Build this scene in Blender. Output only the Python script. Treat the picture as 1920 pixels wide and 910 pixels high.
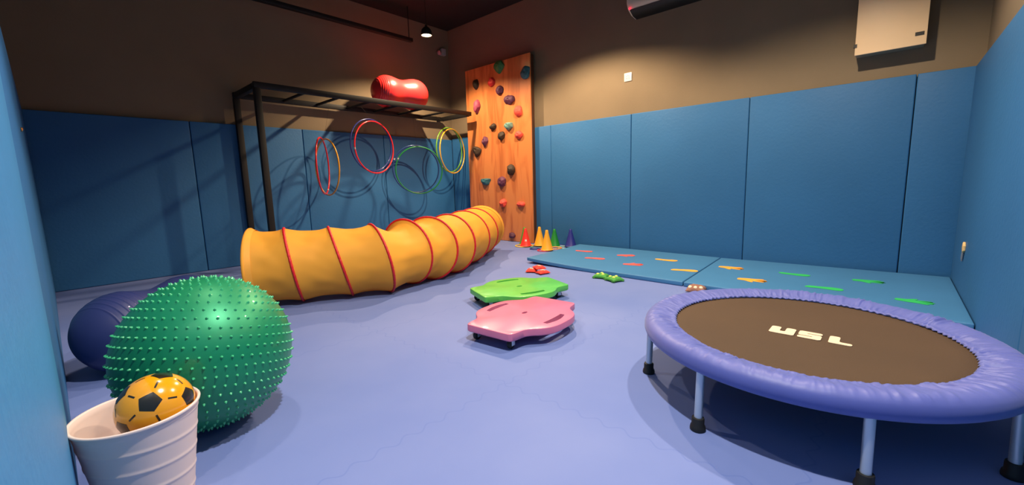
import bpy, bmesh, math, random
from mathutils import Vector, Matrix, noise
random.seed(7)
PI = math.pi
for o in list(bpy.data.objects): bpy.data.objects.remove(o)
SC = bpy.context.scene
COL = SC.collection

# ------------------------------------------------------------ camera
cam_d = bpy.data.cameras.new('camera'); cam = bpy.data.objects.new('camera', cam_d); COL.objects.link(cam)
cam_d.sensor_fit = 'HORIZONTAL'; cam_d.sensor_width = 36.0; cam_d.lens = 786.7/1920*36.0
cam_d.clip_start = 0.01; cam_d.clip_end = 50
RR = (0.669048, -0.742693, -0.027975); DD = (-0.122975, -0.073503, -0.989684); FF = (0.732975, 0.665586, -0.140510)
cam.matrix_world = Matrix(((RR[0], -DD[0], -FF[0], 0), (RR[1], -DD[1], -FF[1], 0), (RR[2], -DD[2], -FF[2], 0.813), (0, 0, 0, 1)))
SC.camera = cam

# ------------------------------------------------------------ world, exposure
SC.view_settings.view_transform = 'Standard'; SC.view_settings.look = 'None'
SC.view_settings.gamma = 1.0; SC.view_settings.use_curve_mapping = False
SC.view_settings.exposure = 1.3
W = bpy.data.worlds.new('world'); SC.world = W; W.use_nodes = True
W.node_tree.nodes['Background'].inputs[0].default_value = (0.5, 0.6, 0.8, 1)
W.node_tree.nodes['Background'].inputs[1].default_value = 0.0

# lamps of the room: position, power, colour
LAMPS = [
    ((3.36, 4.36, 2.62), 82, (1.0, 0.74, 0.48), 140),
    ((3.38, 2.60, 2.67), 112, (1.0, 0.75, 0.50), 142),
    ((0.78, 2.28, 2.67), 24, (1.0, 0.84, 0.66), 116),
    ((0.80, 0.45, 2.67), 110, (0.98, 0.92, 0.85), 126),
    ((2.72, 0.50, 2.67), 72, (1.0, 0.82, 0.62), 146),
]

# ------------------------------------------------------------ helpers
def lin(c):
    f = lambda v: (v/12.92 if v <= 0.04045 else ((v+0.055)/1.055)**2.4)
    return tuple(f(x/255.0) for x in c) + (1.0,)

def mat(name, rgb, rough=0.5, metal=0.0, var=0.08, scale=6.0, bump=0.0, bscale=60.0, coat=0.0, spec=0.5, trans=0.0, sheen=0.0):
    m = bpy.data.materials.new(name); m.use_nodes = True
    nt = m.node_tree; N = nt.nodes; L = nt.links; b = N['Principled BSDF']
    c = lin(rgb)
    tc = N.new('ShaderNodeTexCoord'); no = N.new('ShaderNodeTexNoise'); no.inputs['Scale'].default_value = scale; no.inputs['Detail'].default_value = 5
    L.new(tc.outputs['Object'], no.inputs['Vector'])
    r = N.new('ShaderNodeValToRGB'); r.color_ramp.elements[0].position = 0.3; r.color_ramp.elements[1].position = 0.7
    r.color_ramp.elements[0].color = tuple(v*(1-var) for v in c[:3])+(1,); r.color_ramp.elements[1].color = tuple(min(1, v*(1+var)) for v in c[:3])+(1,)
    L.new(no.outputs['Fac'], r.inputs['Fac']); L.new(r.outputs['Color'], b.inputs['Base Color'])
    b.inputs['Roughness'].default_value = rough; b.inputs['Metallic'].default_value = metal
    b.inputs['Coat Weight'].default_value = coat; b.inputs['Specular IOR Level'].default_value = spec
    b.inputs['Sheen Weight'].default_value = sheen
    if bump > 0:
        n2 = N.new('ShaderNodeTexNoise'); n2.inputs['Scale'].default_value = bscale; n2.inputs['Detail'].default_value = 3
        L.new(tc.outputs['Object'], n2.inputs['Vector'])
        bp = N.new('ShaderNodeBump'); bp.inputs['Strength'].default_value = bump; bp.inputs['Distance'].default_value = 0.005
        L.new(n2.outputs['Fac'], bp.inputs['Height']); L.new(bp.outputs['Normal'], b.inputs['Normal'])
    if trans > 0:
        t = N.new('ShaderNodeBsdfTranslucent'); L.new(r.outputs['Color'], t.inputs['Color'])
        mx = N.new('ShaderNodeMixShader'); mx.inputs[0].default_value = trans
        L.new(b.outputs[0], mx.inputs[1]); L.new(t.outputs[0], mx.inputs[2]); L.new(mx.outputs[0], N['Material Output'].inputs[0])
    return m

def link(name, me, m=None, parent=None, smooth=True, auto=None):
    o = bpy.data.objects.new(name, me); COL.objects.link(o)
    if m is not None:
        for mm in (m if isinstance(m, (list, tuple)) else [m]): me.materials.append(mm)
    if parent is not None: o.parent = parent
    if smooth:
        for p in me.polygons: p.use_smooth = True
    if auto is not None:
        me.set_sharp_from_angle(angle=math.radians(auto))
    return o

def obj(name, bm, m, parent=None, smooth=True, auto=40, recalc=True):
    if recalc: bmesh.ops.recalc_face_normals(bm, faces=bm.faces)
    me = bpy.data.meshes.new(name); bm.to_mesh(me); bm.free()
    return link(name, me, m, parent, smooth, auto)

def tag(o, label=None, cat=None, group=None, kind=None):
    if label: o['label'] = label
    if cat: o['category'] = cat
    if group: o['group'] = group
    if kind: o['kind'] = kind
    return o

def thing(name, label, cat, loc=(0, 0, 0), rot=(0, 0, 0), group=None):
    o = bpy.data.objects.new(name, None); COL.objects.link(o); o.empty_display_size = 0.05
    o.location = loc; o.rotation_euler = rot
    return tag(o, label, cat, group)

def box(bm, x0, x1, y0, y1, z0, z1, bev=0.0, seg=2):
    r = bmesh.ops.create_cube(bm, size=1.0)
    vs = r['verts']
    for v in vs:
        v.co = Vector(((x0+x1)/2+v.co.x*(x1-x0), (y0+y1)/2+v.co.y*(y1-y0), (z0+z1)/2+v.co.z*(z1-z0)))
    if bev > 0:
        es = list({e for v in vs for e in v.link_edges})
        bmesh.ops.bevel(bm, geom=es, offset=bev, segments=seg, affect='EDGES', profile=0.5)

def tube(bm, pts, rad, seg=12, closed=False, caps=True):
    pts = [Vector(p) for p in pts]; n = len(pts)
    rads = rad if isinstance(rad, (list, tuple)) else [rad]*n
    rings = []; up = None
    for i, p in enumerate(pts):
        if closed: t = (pts[(i+1) % n]-pts[i-1]).normalized()
        else: t = (pts[min(i+1, n-1)]-pts[max(i-1, 0)]).normalized()
        if up is None:
            up = t.orthogonal().normalized()
        else:
            up = (up - t*up.dot(t)).normalized()
        s = t.cross(up)
        rings.append([bm.verts.new(p+rads[i]*(math.cos(2*PI*k/seg)*up+math.sin(2*PI*k/seg)*s)) for k in range(seg)])
    m = n if closed else n-1
    for i in range(m):
        a, b = rings[i], rings[(i+1) % n]
        off = 0
        if closed and i == n-1:
            off = min(range(seg), key=lambda o_: (a[0].co-b[o_].co).length)
        for k in range(seg):
            bm.faces.new((a[k], a[(k+1) % seg], b[(k+1+off) % seg], b[(k+off) % seg]))
    if caps and not closed:
        bm.faces.new(rings[0][::-1]); bm.faces.new(rings[-1])

def lathe(bm, prof, seg=48, mtx=None, close_ends=True):
    mtx = mtx or Matrix.Identity(4); rings = []
    for r, z in prof:
        if r < 1e-6: rings.append([bm.verts.new(mtx @ Vector((0, 0, z)))])
        else: rings.append([bm.verts.new(mtx @ Vector((r*math.cos(2*PI*k/seg), r*math.sin(2*PI*k/seg), z))) for k in range(seg)])
    for a, b in zip(rings, rings[1:]):
        for k in range(seg):
            k2 = (k+1) % seg
            if len(a) == 1 and len(b) == 1: continue
            if len(a) == 1: bm.faces.new((a[0], b[k2], b[k]))
            elif len(b) == 1: bm.faces.new((a[k], a[k2], b[0]))
            else: bm.faces.new((a[k], a[k2], b[k2], b[k]))

def prism(bm, pts, z0, z1, bev=0.0, seg=2):
    vs0 = [bm.verts.new((x, y, z0)) for x, y in pts]; vs1 = [bm.verts.new((x, y, z1)) for x, y in pts]
    n = len(pts)
    f0 = bm.faces.new(vs0[::-1]); f1 = bm.faces.new(vs1)
    for k in range(n): bm.faces.new((vs0[k], vs0[(k+1) % n], vs1[(k+1) % n], vs1[k]))
    if bev > 0:
        es = [e for e in f0.edges] + [e for e in f1.edges]
        bmesh.ops.bevel(bm, geom=es, offset=bev, segments=seg, affect='EDGES', profile=0.5)

def circle_pts(c, r, axis_u, axis_v, n):
    c = Vector(c); u = Vector(axis_u); v = Vector(axis_v)
    return [c+r*(math.cos(2*PI*k/n)*u+math.sin(2*PI*k/n)*v) for k in range(n)]

def smooth_closed(pts, it=2):
    for _ in range(it):
        q = []
        for i in range(len(pts)):
            a, b = pts[i], pts[(i+1) % len(pts)]
            q.append((a[0]*.75+b[0]*.25, a[1]*.75+b[1]*.25)); q.append((a[0]*.25+b[0]*.75, a[1]*.25+b[1]*.75))
        pts = q
    return pts

def copy_tree(o, parent=None):
    c = o.copy(); COL.objects.link(c)
    if parent is not None: c.parent = parent
    for ch in list(o.children): copy_tree(ch, c)
    return c

# ------------------------------------------------------------ materials
def floor_mat():
    m = bpy.data.materials.new('interlocking_foam_floor'); m.use_nodes = True
    nt = m.node_tree; N = nt.nodes; L = nt.links; b = N['Principled BSDF']
    tc = N.new('ShaderNodeTexCoord'); sep = N.new('ShaderNodeSeparateXYZ'); L.new(tc.outputs['Object'], sep.inputs[0])
    def mth(op, a, b_=None, c=None):
        n = N.new('ShaderNodeMath'); n.operation = op
        for i, v in enumerate((a, b_, c)):
            if v is None: continue
            if isinstance(v, (int, float)): n.inputs[i].default_value = v
            else: L.new(v, n.inputs[i])
        return n.outputs[0]
    x, y = sep.outputs['X'], sep.outputs['Y']
    def seam(u, v):
        w = mth('SINE', mth('MULTIPLY', v, 2*PI/0.09))
        uu = mth('ADD', u, mth('MULTIPLY', w, 0.013))
        fr = mth('FRACT', uu); d = mth('ABSOLUTE', mth('SUBTRACT', fr, 0.5))
        return mth('LESS_THAN', d, 0.0035)
    s = mth('MAXIMUM', seam(mth('ADD', x, 0.33), y), seam(mth('ADD', y, 0.38), x))
    no = N.new('ShaderNodeTexNoise'); no.inputs['Scale'].default_value = 1.1; no.inputs['Detail'].default_value = 6
    L.new(tc.outputs['Object'], no.inputs['Vector'])
    r = N.new('ShaderNodeValToRGB'); r.color_ramp.elements[0].position = 0.35; r.color_ramp.elements[1].position = 0.7
    r.color_ramp.elements[0].color = lin((104, 124, 184)); r.color_ramp.elements[1].color = lin((120, 136, 190))
    L.new(no.outputs['Fac'], r.inputs['Fac'])
    mx = N.new('ShaderNodeMixRGB'); mx.inputs['Color2'].default_value = lin((84, 108, 176))
    L.new(mth('MULTIPLY', s, 0.3), mx.inputs['Fac']); L.new(r.outputs['Color'], mx.inputs['Color1'])
    L.new(mx.outputs[0], b.inputs['Base Color'])
    b.inputs['Roughness'].default_value = 0.62; b.inputs['Specular IOR Level'].default_value = 0.35
    n2 = N.new('ShaderNodeTexNoise'); n2.inputs['Scale'].default_value = 160; L.new(tc.outputs['Object'], n2.inputs['Vector'])
    h = mth('SUBTRACT', mth('MULTIPLY', n2.outputs['Fac'], 0.35), s)
    bp = N.new('ShaderNodeBump'); bp.inputs['Strength'].default_value = 0.12; bp.inputs['Distance'].default_value = 0.002
    L.new(h, bp.inputs['Height']); L.new(bp.outputs[0], b.inputs['Normal'])
    return m

def wood_mat():
    m = bpy.data.materials.new('varnished_plywood'); m.use_nodes = True
    nt = m.node_tree; N = nt.nodes; L = nt.links; b = N['Principled BSDF']
    tc = N.new('ShaderNodeTexCoord'); mp = N.new('ShaderNodeMapping'); mp.inputs['Scale'].default_value = (1.0, 4.2, 0.55)
    L.new(tc.outputs['Object'], mp.inputs['Vector'])
    no = N.new('ShaderNodeTexNoise'); no.inputs['Scale'].default_value = 1.6; no.inputs['Detail'].default_value = 6; no.inputs['Distortion'].default_value = 0.7
    L.new(mp.outputs[0], no.inputs['Vector'])
    mu = N.new('ShaderNodeMath'); mu.operation = 'MULTIPLY'; mu.inputs[1].default_value = 5.0; L.new(no.outputs['Fac'], mu.inputs[0])
    fr = N.new('ShaderNodeMath'); fr.operation = 'PINGPONG'; fr.inputs[1].default_value = 1.0; L.new(mu.outputs[0], fr.inputs[0])
    mp2 = N.new('ShaderNodeMapping'); mp2.inputs['Scale'].default_value = (1, 60, 2.0); L.new(tc.outputs['Object'], mp2.inputs['Vector'])
    fi = N.new('ShaderNodeTexNoise'); fi.inputs['Scale'].default_value = 3; fi.inputs['Detail'].default_value = 4; L.new(mp2.outputs[0], fi.inputs['Vector'])
    ad = N.new('ShaderNodeMath'); ad.operation = 'MULTIPLY_ADD'; ad.inputs[1].default_value = 0.35; L.new(fi.outputs['Fac'], ad.inputs[0]); L.new(fr.outputs[0], ad.inputs[2])
    r = N.new('ShaderNodeValToRGB'); e = r.color_ramp.elements
    e[0].position = 0.05; e[0].color = lin((182, 100, 50)); e[1].position = 1.2/1.3; e[1].color = lin((218, 134, 74))
    k = e.new(0.5); k.color = lin((202, 116, 62))
    L.new(ad.outputs[0], r.inputs['Fac']); L.new(r.outputs['Color'], b.inputs['Base Color'])
    b.inputs['Roughness'].default_value = 0.35; b.inputs['Coat Weight'].default_value = 0.35; b.inputs['Coat Roughness'].default_value = 0.18
    return m

M_FLOOR = floor_mat(); M_WOOD = wood_mat()
M_PAINT = mat('brown_grey_paint', (134, 117, 92), 0.85, var=0.05, scale=2.5, bump=0.15, bscale=90)
M_CEIL = mat('black_ceiling_paint', (30, 27, 24), 0.9, bump=0.1)
M_PAD = mat('blue_vinyl_padding', (50, 110, 162), 0.55, var=0.06, scale=1.4, bump=0.25, bscale=45, spec=0.35)
M_MAT = mat('blue_vinyl_mat', (68, 126, 172), 0.5, var=0.05, scale=2.0, bump=0.2, bscale=60, spec=0.4)
M_BLACKMETAL = mat('black_painted_steel', (15, 13, 11), 0.6, 0.0)
M_EDGE = mat('plywood_edge', (74, 42, 22), 0.7)
M_WHITEPLASTIC = mat('white_plastic', (228, 222, 210), 0.4, var=0.02)
M_DARK = mat('dark_plastic', (24, 22, 20), 0.5)
M_STEEL = mat('galvanised_steel', (196, 206, 212), 0.34, 0.55, var=0.04)
M_RUBBER = mat('black_rubber', (20, 19, 18), 0.6, bump=0.1)

# ------------------------------------------------------------ room shell
XW, YW, XC, YD, ZC = 4.46, 5.27, -0.095, -0.41, 3.15
def struct(name, bm, m, smooth=False):
    o = obj(name, bm, m, None, smooth, None if not smooth else 40); o['kind'] = 'structure'; return o
bm = bmesh.new(); box(bm, XC-.1, XW+.1, YD-.1, YW+.1, -.1, 0); struct('floor', bm, M_FLOOR)
bm = bmesh.new(); box(bm, XC-.1, XW+.1, YD-.1, YW+.1, ZC, ZC+.1); struct('ceiling', bm, M_CEIL)
bm = bmesh.new(); box(bm, XW, XW+.1, YD-.1, YW+.1, 0, ZC); struct('wall_right', bm, M_PAINT)
bm = bmesh.new(); box(bm, XC-.1, XW, YW, YW+.1, 0, ZC); struct('wall_back', bm, M_PAINT)
bm = bmesh.new(); box(bm, XC-.1, XC, YD-.1, YW, 0, ZC); struct('wall_left', bm, M_PAINT)
bm = bmesh.new(); box(bm, XC, XW, YD-.1, YD, 0, ZC); struct('wall_front', bm, M_PAINT)

# ------------------------------------------------------------ wall pads
M_PAD_LIT = mat('blue_vinyl_padding_lit', (64, 136, 186), 0.5, var=0.06, scale=1.4, bump=0.25, bscale=45, spec=0.4)  # pad blue made lighter, lamp light on the near left pad put into the colour
def pad(plane, a0, a1, face, depth, h, label, z0=0.002, m=None):
    # subdivided padded panel, face towards the room, lightly puffed
    g = 0.0025; a0 += g; a1 -= g
    bm = bmesh.new()
    lo, hi = (min(face, face+depth), max(face, face+depth))
    if plane == 'x': box(bm, lo, hi, a0, a1, z0, h, 0.008, 4)
    else: box(bm, a0, a1, lo, hi, z0, h, 0.008, 4)
    o = obj('wall_pad', bm, m or M_PAD, None, True, 60)
    return tag(o, label, 'wall pad', 'blue wall pads')
H1, H2 = 1.525, 1.508
PX, PY = 4.41, 5.22
for a0, a1, l in [
    (-.402, -.07, 'narrow blue wall pad in the right corner behind the floor mat'),
    (-.07, 1.03, 'wide blue wall pad on the right wall below the white cabinet'),
    (1.03, 2.19, 'blue wall pad on the right wall behind the seam of the two floor mats'),
    (2.19, 3.29, 'blue wall pad on the right wall below the power socket, behind the red footprints'),
    (3.29, 4.40, 'blue wall pad behind the traffic cones, partly hidden by the wooden climbing board'),
    (4.40, 5.223, 'blue wall pad in the far corner to the left of the climbing board')]:
    pad('x', a0, a1, PX, .046, H1, l)
for a0, a1, l in [
    (-.045, 1.05, 'leftmost dark blue wall pad of the back wall, above the navy peanut ball'),
    (1.05, 2.13, 'blue wall pad of the back wall behind the two ladder uprights'),
    (2.13, 3.20, 'blue wall pad of the back wall behind the red and navy hoops'),
    (3.20, 4.412, 'blue wall pad of the back wall behind the green hoop')]:
    pad('y', a0, a1, PY, .046, H2, l)
pad('x', -.345, 1.45, -.030, -.061, 1.53, 'brightly lit blue wall pad running along the left edge of the photo', m=M_PAD_LIT)
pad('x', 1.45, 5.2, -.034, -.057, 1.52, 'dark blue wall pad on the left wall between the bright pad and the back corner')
pad('y', -.03, 2.2, -.362, -.045, 1.525, 'blue wall pad at the right edge of the photo beside the trampoline')
pad('y', 2.2, 4.411, -.362, -.045, 1.525, 'blue wall pad with a torn spot at the right end of the floor mats')

# torn spot of the right pad
t = thing('torn_patch', 'small torn foam patch with a loose vinyl flap on the right blue pad', 'tear', (3.83, -.362, .325))
bm = bmesh.new(); prism(bm, [(-.035, 0), (-.02, .03), (.0, .042), (.03, .02), (.028, -.01), (.0, -.025)], 0, .012, .003)
obj('exposed_foam', bm, mat('exposed_foam', (226, 190, 130), .9, var=.25, scale=40, bump=.5), t).rotation_euler = (PI/2, 0, PI)
bm = bmesh.new(); prism(bm, [(-.05, -.07), (-.035, -.03), (-.01, -.02), (-.0, -.03), (-.02, -.085)], .003, .01, .002)
obj('vinyl_flap', bm, mat('grey_vinyl_back', (120, 128, 140), .8), t).rotation_euler = (PI/2, 0, PI)

# ------------------------------------------------------------ climbing board
BX = 4.33
t = thing('climbing_board', 'tall varnished plywood climbing board covered in coloured holds, standing in the far corner', 'climbing wall', (BX, 4.15, 0))
bm = bmesh.new(); box(bm, 0, .018, -.61, .61, .004, 2.44, .001, 1)
bo = obj('board_panel', bm, [M_WOOD], t, False, None)
bm = bmesh.new()
for y in (-.585, -.2, .2, .585): box(bm, .0185, .078, y-.022, y+.022, .004, 2.43)
for z in (.03, 1.2, 2.40): box(bm, .0185, .06, -.56, .56, z-.022, z+.022)
obj('batten_frame', bm, M_EDGE, t, False, None)
HC = dict(red=(214, 44, 40), coral=(248, 84, 66), purple=(86, 40, 66), pink=(168, 74, 100), black=(56, 40, 24), teal=(112, 156, 142), blue=(54, 112, 122), green=(58, 124, 66), violet=(104, 54, 82))
HM = {k: mat('hold_resin_'+k, v, .6, var=.15, scale=30, bump=.35, bscale=150) for k, v in HC.items()}
def hold(y, z, w, h, d, col, lab, seed, shape=0, rot=0.0):
    rnd = random.Random(seed)
    bm = bmesh.new(); bmesh.ops.create_icosphere(bm, subdivisions=4, radius=1.0)
    ks = [(Vector((rnd.uniform(-.2, 1), rnd.uniform(-1, 1), rnd.uniform(-1, 1))).normalized(), rnd.uniform(.72, .95)) for _ in range(6)]
    for v in bm.verts:
        n = v.co.normalized(); s = 1.0
        for kd, kr in ks:            # flattened facets
            c = n.dot(kd)
            if c > kr*.9: s = min(s, kr/max(c, .01))
        s *= 1+.07*noise.noise(n*2.3+Vector((seed, 0, 0)))
        p = n*s
        if shape == 1:  # tapered downwards (heart / tooth)
            k = 1-.55*max(0, -p.z); p.y *= k; p.x *= .6+.4*k
            if p.z > .45 and abs(p.y) < .5: p.z -= .14*(1-abs(p.y)*2)
        if shape == 2:  # shelf, flat top
            if p.z > .35: p.z = .35+(p.z-.35)*.25
            p.y *= 1+.25*p.z
        if shape == 3:  # double knob
            p.z *= .72+.3*abs(p.y); p.x *= .75+.25*abs(p.y)
        # bolt dimple
        q = Vector((0, p.y+.05, p.z-.1)).length
        if p.x > 0 and q < .16: p.x -= .28*(1-q/.16)
        x = max(p.x, 0); w_, h_ = w*1.1, h*1.1
        yy, zz = p.y*math.cos(rot)-p.z*math.sin(rot), p.y*math.sin(rot)+p.z*math.cos(rot)
        v.co = Vector((-x*d*1.1-.001, yy*w_/2, zz*h_/2))
    o = obj('climbing_hold', bm, HM[col], t, True, 60)
    o.location = (0, y-4.15, z); o['label'] = lab
HOLDS = [
    (4.07, 2.37, .17, .17, .06, 'green', 'green hold at the top edge', 1, 0), (3.61, 2.21, .15, .15, .05, 'blue', 'blue-grey round hold at the upper right', 0, 0),
    (4.535, 2.215, .115, .15, .05, 'black', 'dark brown heart-shaped hold at the upper left', 1, 0), (4.225, 2.2, .125, .11, .05, 'red', 'bright red hold near the top', 0, 0),
    (4.07, 2.065, .12, .12, .05, 'purple', 'dark purple hold under the red one', 0, .4), (3.90, 1.915, .17, .14, .06, 'purple', 'large dark purple double hold', 3, .2),
    (4.53, 1.915, .12, .18, .06, 'pink', 'mauve egg-shaped hold at the left', 0, .2), (3.745, 1.75, .13, .13, .05, 'coral', 'coral hold right of centre', 0, .3),
    (4.22, 1.6, .11, .085, .05, 'black', 'small dark brown hold left of the teal one', 0, 0), (3.92, 1.585, .15, .13, .07, 'teal', 'pale teal shelf-shaped hold', 2, 0),
    (3.745, 1.445, .13, .10, .05, 'coral', 'coral oval hold in the right middle', 0, 0), (4.06, 1.46, .105, .115, .06, 'black', 'dark brown knob below the teal hold', 0, .5),
    (4.39, 1.415, .11, .14, .06, 'violet', 'violet drop-shaped hold at the left middle', 1, 0), (4.56, 1.30, .145, .175, .07, 'black', 'large dark brown wedge hold near the left edge', 2, .3),
    (3.905, .99, .13, .135, .07, 'black', 'dark brown square knob in the lower half', 0, .3), (4.40, .855, .17, .12, .06, 'blue', 'blue-grey shelf hold in the lower left', 2, 0),
    (4.08, .835, .14, .13, .06, 'violet', 'violet round hold in the lower middle', 0, 0), (4.065, .535, .11, .11, .06, 'coral', 'round coral knob near the tunnel end', 0, 0),
    (3.745, .525, .13, .085, .06, 'coral', 'coral double knob at the lower right', 3, 0), (3.92, .085, .11, .08, .045, 'purple', 'dark purple hold close to the floor', 0, -.5)]
for i, (y, z, w, h, d, c, lab, sh, rt) in enumerate(HOLDS): hold(y, z, w, h, d, c, lab, i*3+1, sh, rt)

# ------------------------------------------------------------ overhead ladder
LZ = 1.799; Y1, Y2 = 4.55, 5.185; X0, X1 = 1.471, 4.19; YM = 4.87
t = thing('monkey_bar_ladder', 'black steel overhead monkey bar ladder standing on two uprights in front of the back wall', 'monkey bars', (X0, YM, 0))
def lp(bm, x0, x1, y0, y1, z0, z1, bev=.003): box(bm, x0-X0, x1-X0, y0-YM, y1-YM, z0, z1, bev, 2)
for y in (Y1, Y2):
    bm = bmesh.new(); lp(bm, X0-.025, X1+.02, y-.02, y+.02, LZ-.025, LZ+.03); obj('rail', bm, M_BLACKMETAL, t)
    bm = bmesh.new(); lp(bm, X0-.025, X0+.03, y-.027, y+.027, .012, LZ-.0255); obj('upright', bm, M_BLACKMETAL, t)
    bm = bmesh.new(); lp(bm, X0-.08, X0+.085, y-.07, y+.07, .001, .0115); obj('foot_plate', bm, M_BLACKMETAL, t)
RUNGS = (1.94, 2.31, 2.685, 3.055, 3.425, 3.80)
for x in RUNGS:
    bm = bmesh.new(); tube(bm, [(x-X0, Y1-YM+.02, LZ), (x-X0, Y2-YM-.02, LZ)], .015, 14); obj('rung', bm, M_BLACKMETAL, t)
for x in (X0, X1-.01):
    bm = bmesh.new(); lp(bm, x-.02, x+.03, Y1+.0205, Y2-.0205, LZ-.03, LZ+.025); obj('end_bar', bm, M_BLACKMETAL, t)
# bracket that fixes the far end to the back wall
bm = bmesh.new(); lp(bm, X1-.03, X1+.01, Y2+.0205, YW-.002, LZ-.02, LZ+.02); obj('wall_bracket', bm, M_BLACKMETAL, t)

# ------------------------------------------------------------ peanut balls
def peanut(bm, half, r, neck, ribs, amp, seg=96, n=150, wid=.0032):
    # lathe profile along local X; ribs near both ends
    prof = []
    L_ = half+r
    for i in range(n+1):
        a = PI*i/n; x = -L_*math.cos(a)
        if abs(x) >= half: rr = math.sqrt(max(0, r*r-(abs(x)-half)**2))
        else:
            k = math.cos(PI*x/half)*.5+.5; rr = r-(r-neck)*k
        for c in ribs:
            d = (abs(x)-c)/wid; rr += amp*math.exp(-d*d) if rr > .02 else 0
        prof.append((max(rr, 0 if i in (0, n) else 1e-4), x))
    prof[0] = (0, -L_); prof[-1] = (0, L_)
    lathe(bm, prof, seg, Matrix.Rotation(PI/2, 4, 'Y'))
M_REDB = mat('glossy_red_vinyl', (246, 52, 52), .3, var=.05, scale=8, coat=.15, spec=.6)
bm = bmesh.new(); peanut(bm, .178, .187, .158, [.23, .25, .27, .29, .31], .0026, n=260)
o = obj('peanut_ball', bm, M_REDB, None, True, 80); o.scale = (1.058, 1.058, 1.058); o.location = (3.275, 4.865, LZ+.016+.195); o.rotation_euler = (.3, 0, math.radians(-6.5))
tag(o, 'glossy red peanut shaped exercise ball lying on top of the monkey bar ladder', 'exercise ball')
M_NAVY = mat('navy_blue_vinyl', (40, 50, 104), .48, var=.05, coat=.15)
bm = bmesh.new(); peanut(bm, .17, .181, .155, [.15, .172, .194, .216, .238, .26, .282], .0030, n=420, wid=.0022)
o = obj('peanut_ball', bm, M_NAVY, None, True, 80); a_ = math.radians(36); o.location = (.173+.17*math.cos(a_), 2.60+.17*math.sin(a_), .185); o.rotation_euler = (0, 0, a_)
tag(o, 'dark navy ribbed peanut shaped exercise ball lying behind the green spiky ball', 'exercise ball')

# ------------------------------------------------------------ hoops hanging from the ladder
HOOPC = dict(yellow=(236, 164, 26), red=(232, 34, 40), navy=(40, 52, 128), green=(30, 130, 62), teal=(34, 60, 120), lime=(110, 170, 40), gold=(240, 184, 50))
HOOPM = {k: mat('hoop_plastic_'+k, v, .28, var=.03, coat=.4) for k, v in HOOPC.items()}
M_TAPE = mat('silver_joint_tape', (206, 200, 190), .35, .3)
def hoop(x, y, z, yaw, col, lab, tape, r=.315, tr=.0086):
    x, y, z = x*1.05, .0+y*1.05, .813+(z-.813)*1.05
    # the origin sits at the hoop's lowest point
    t = thing('hula_hoop', lab, 'hoop', (x, y, z-r), (0, 0, yaw), 'hoops hanging from the ladder')
    bm = bmesh.new(); tube(bm, circle_pts((0, 0, r), r, (1, 0, 0), (0, 0, 1), 120), tr, 14, True); obj('ring', bm, HOOPM[col], t, True, 80)
    bm = bmesh.new(); a = math.radians(tape)
    tube(bm, [(r*math.cos(a+s), 0, r+r*math.sin(a+s)) for s in (-.035, -.012, .012, .035)], tr+.0012, 14); obj('joint', bm, M_TAPE, t, True, 50)
    return t
PAIRS = [
    ((2.103, 1.037, 1.54, 'yellow', 'yellow-orange hoop in the leftmost hanging pair, crossed by a red hoop', 290), (2.060, 1.051, .95, 'red', 'red hoop in the leftmost hanging pair, crossing the yellow-orange hoop', 300)),
    ((2.696, 1.275, .24, 'red', 'red hoop of the hanging pair under the left end of the red ball', 185), (2.672, 1.300, .19, 'navy', 'navy blue hoop right behind the red hoop below the red ball', 250)),
    ((3.313, 1.01, -.43, 'green', 'green hoop hanging lowest, under the right half of the red ball', 150), (3.283, 1.028, -.36, 'teal', 'dark blue hoop right behind the lowest hanging green hoop', 155)),
    ((3.890, 1.273, .28, 'gold', 'yellow hoop of the hanging pair beside the climbing board', 320), (3.858, 1.290, .26, 'lime', 'green hoop right behind the yellow hoop beside the climbing board', 230)),
]
for pi_, (A_, B_) in enumerate(PAIRS):
    for k, (x, z, yaw, col, lab, tp) in enumerate((A_, B_)):
        yy = 4.6 if k == 0 else 4.625
        if pi_ == 0: yy = 4.6
        hoop(x, yy, z, yaw, col, lab, tp)
M_CORD = mat('thin_nylon_line', (70, 60, 48), .6)
for x, z, xr, lab in ((2.105, 1.044, 2.31, 'left hoops'), (2.684, 1.288, 2.685, 'red and navy hoops'), (3.298, 1.019, 3.425, 'low green hoop'), (3.874, 1.282, 3.80, 'yellow hoop beside the climbing board')):
    bm = bmesh.new(); xx, yy, zz = x*1.05, 4.61*1.05, .813+(z-.813)*1.05+.328
    tube(bm, [(xx, yy, zz), ((xx+xr)/2, yy, (zz+LZ-.016)/2), (xr, yy, LZ-.0165)], .0010, 6)
    tag(obj('hanging_line', bm, M_CORD), 'thin line tying the %s to the ladder' % lab, 'line', 'thin lines holding the hoops')

# ------------------------------------------------------------ play tunnel
TR = .27
TH = [(.93, 3.30, -30, 1), (1.15, 3.18, -22, 9), (1.43, 3.04, -23, 14), (1.665, 2.88, -14, 11), (1.95, 2.945, 12, 4), (2.165, 2.93, 24, 0),
      (2.44, 3.00, 21, 0), (2.82, 3.22, 30, 1), (3.18, 3.45, 29, 3), (3.54, 3.71, 37, 3)]
def hoop_frame(x, y, yaw, lean):
    yaw, lean = math.radians(yaw), math.radians(lean)
    n = Vector((math.cos(yaw)*math.cos(lean), math.sin(yaw)*math.cos(lean), math.sin(lean)))
    s = Vector((-math.sin(yaw), math.cos(yaw), 0)); u = n.cross(s)
    if u.z < 0: u = -u
    return Vector((x, y, TR*abs(u.z)+.006)), s, u
t = thing('play_tunnel', 'long yellow fabric crawl tunnel with red hoops curving across the floor', 'play tunnel', (1.95, 2.935, 0))
off = Vector((1.95, 2.935, 0))
fr = [hoop_frame(*h) for h in TH]
M_TUN = mat('yellow_tunnel_nylon', (255, 186, 68), .6, var=.05, scale=3, trans=.3, spec=.3)
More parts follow.
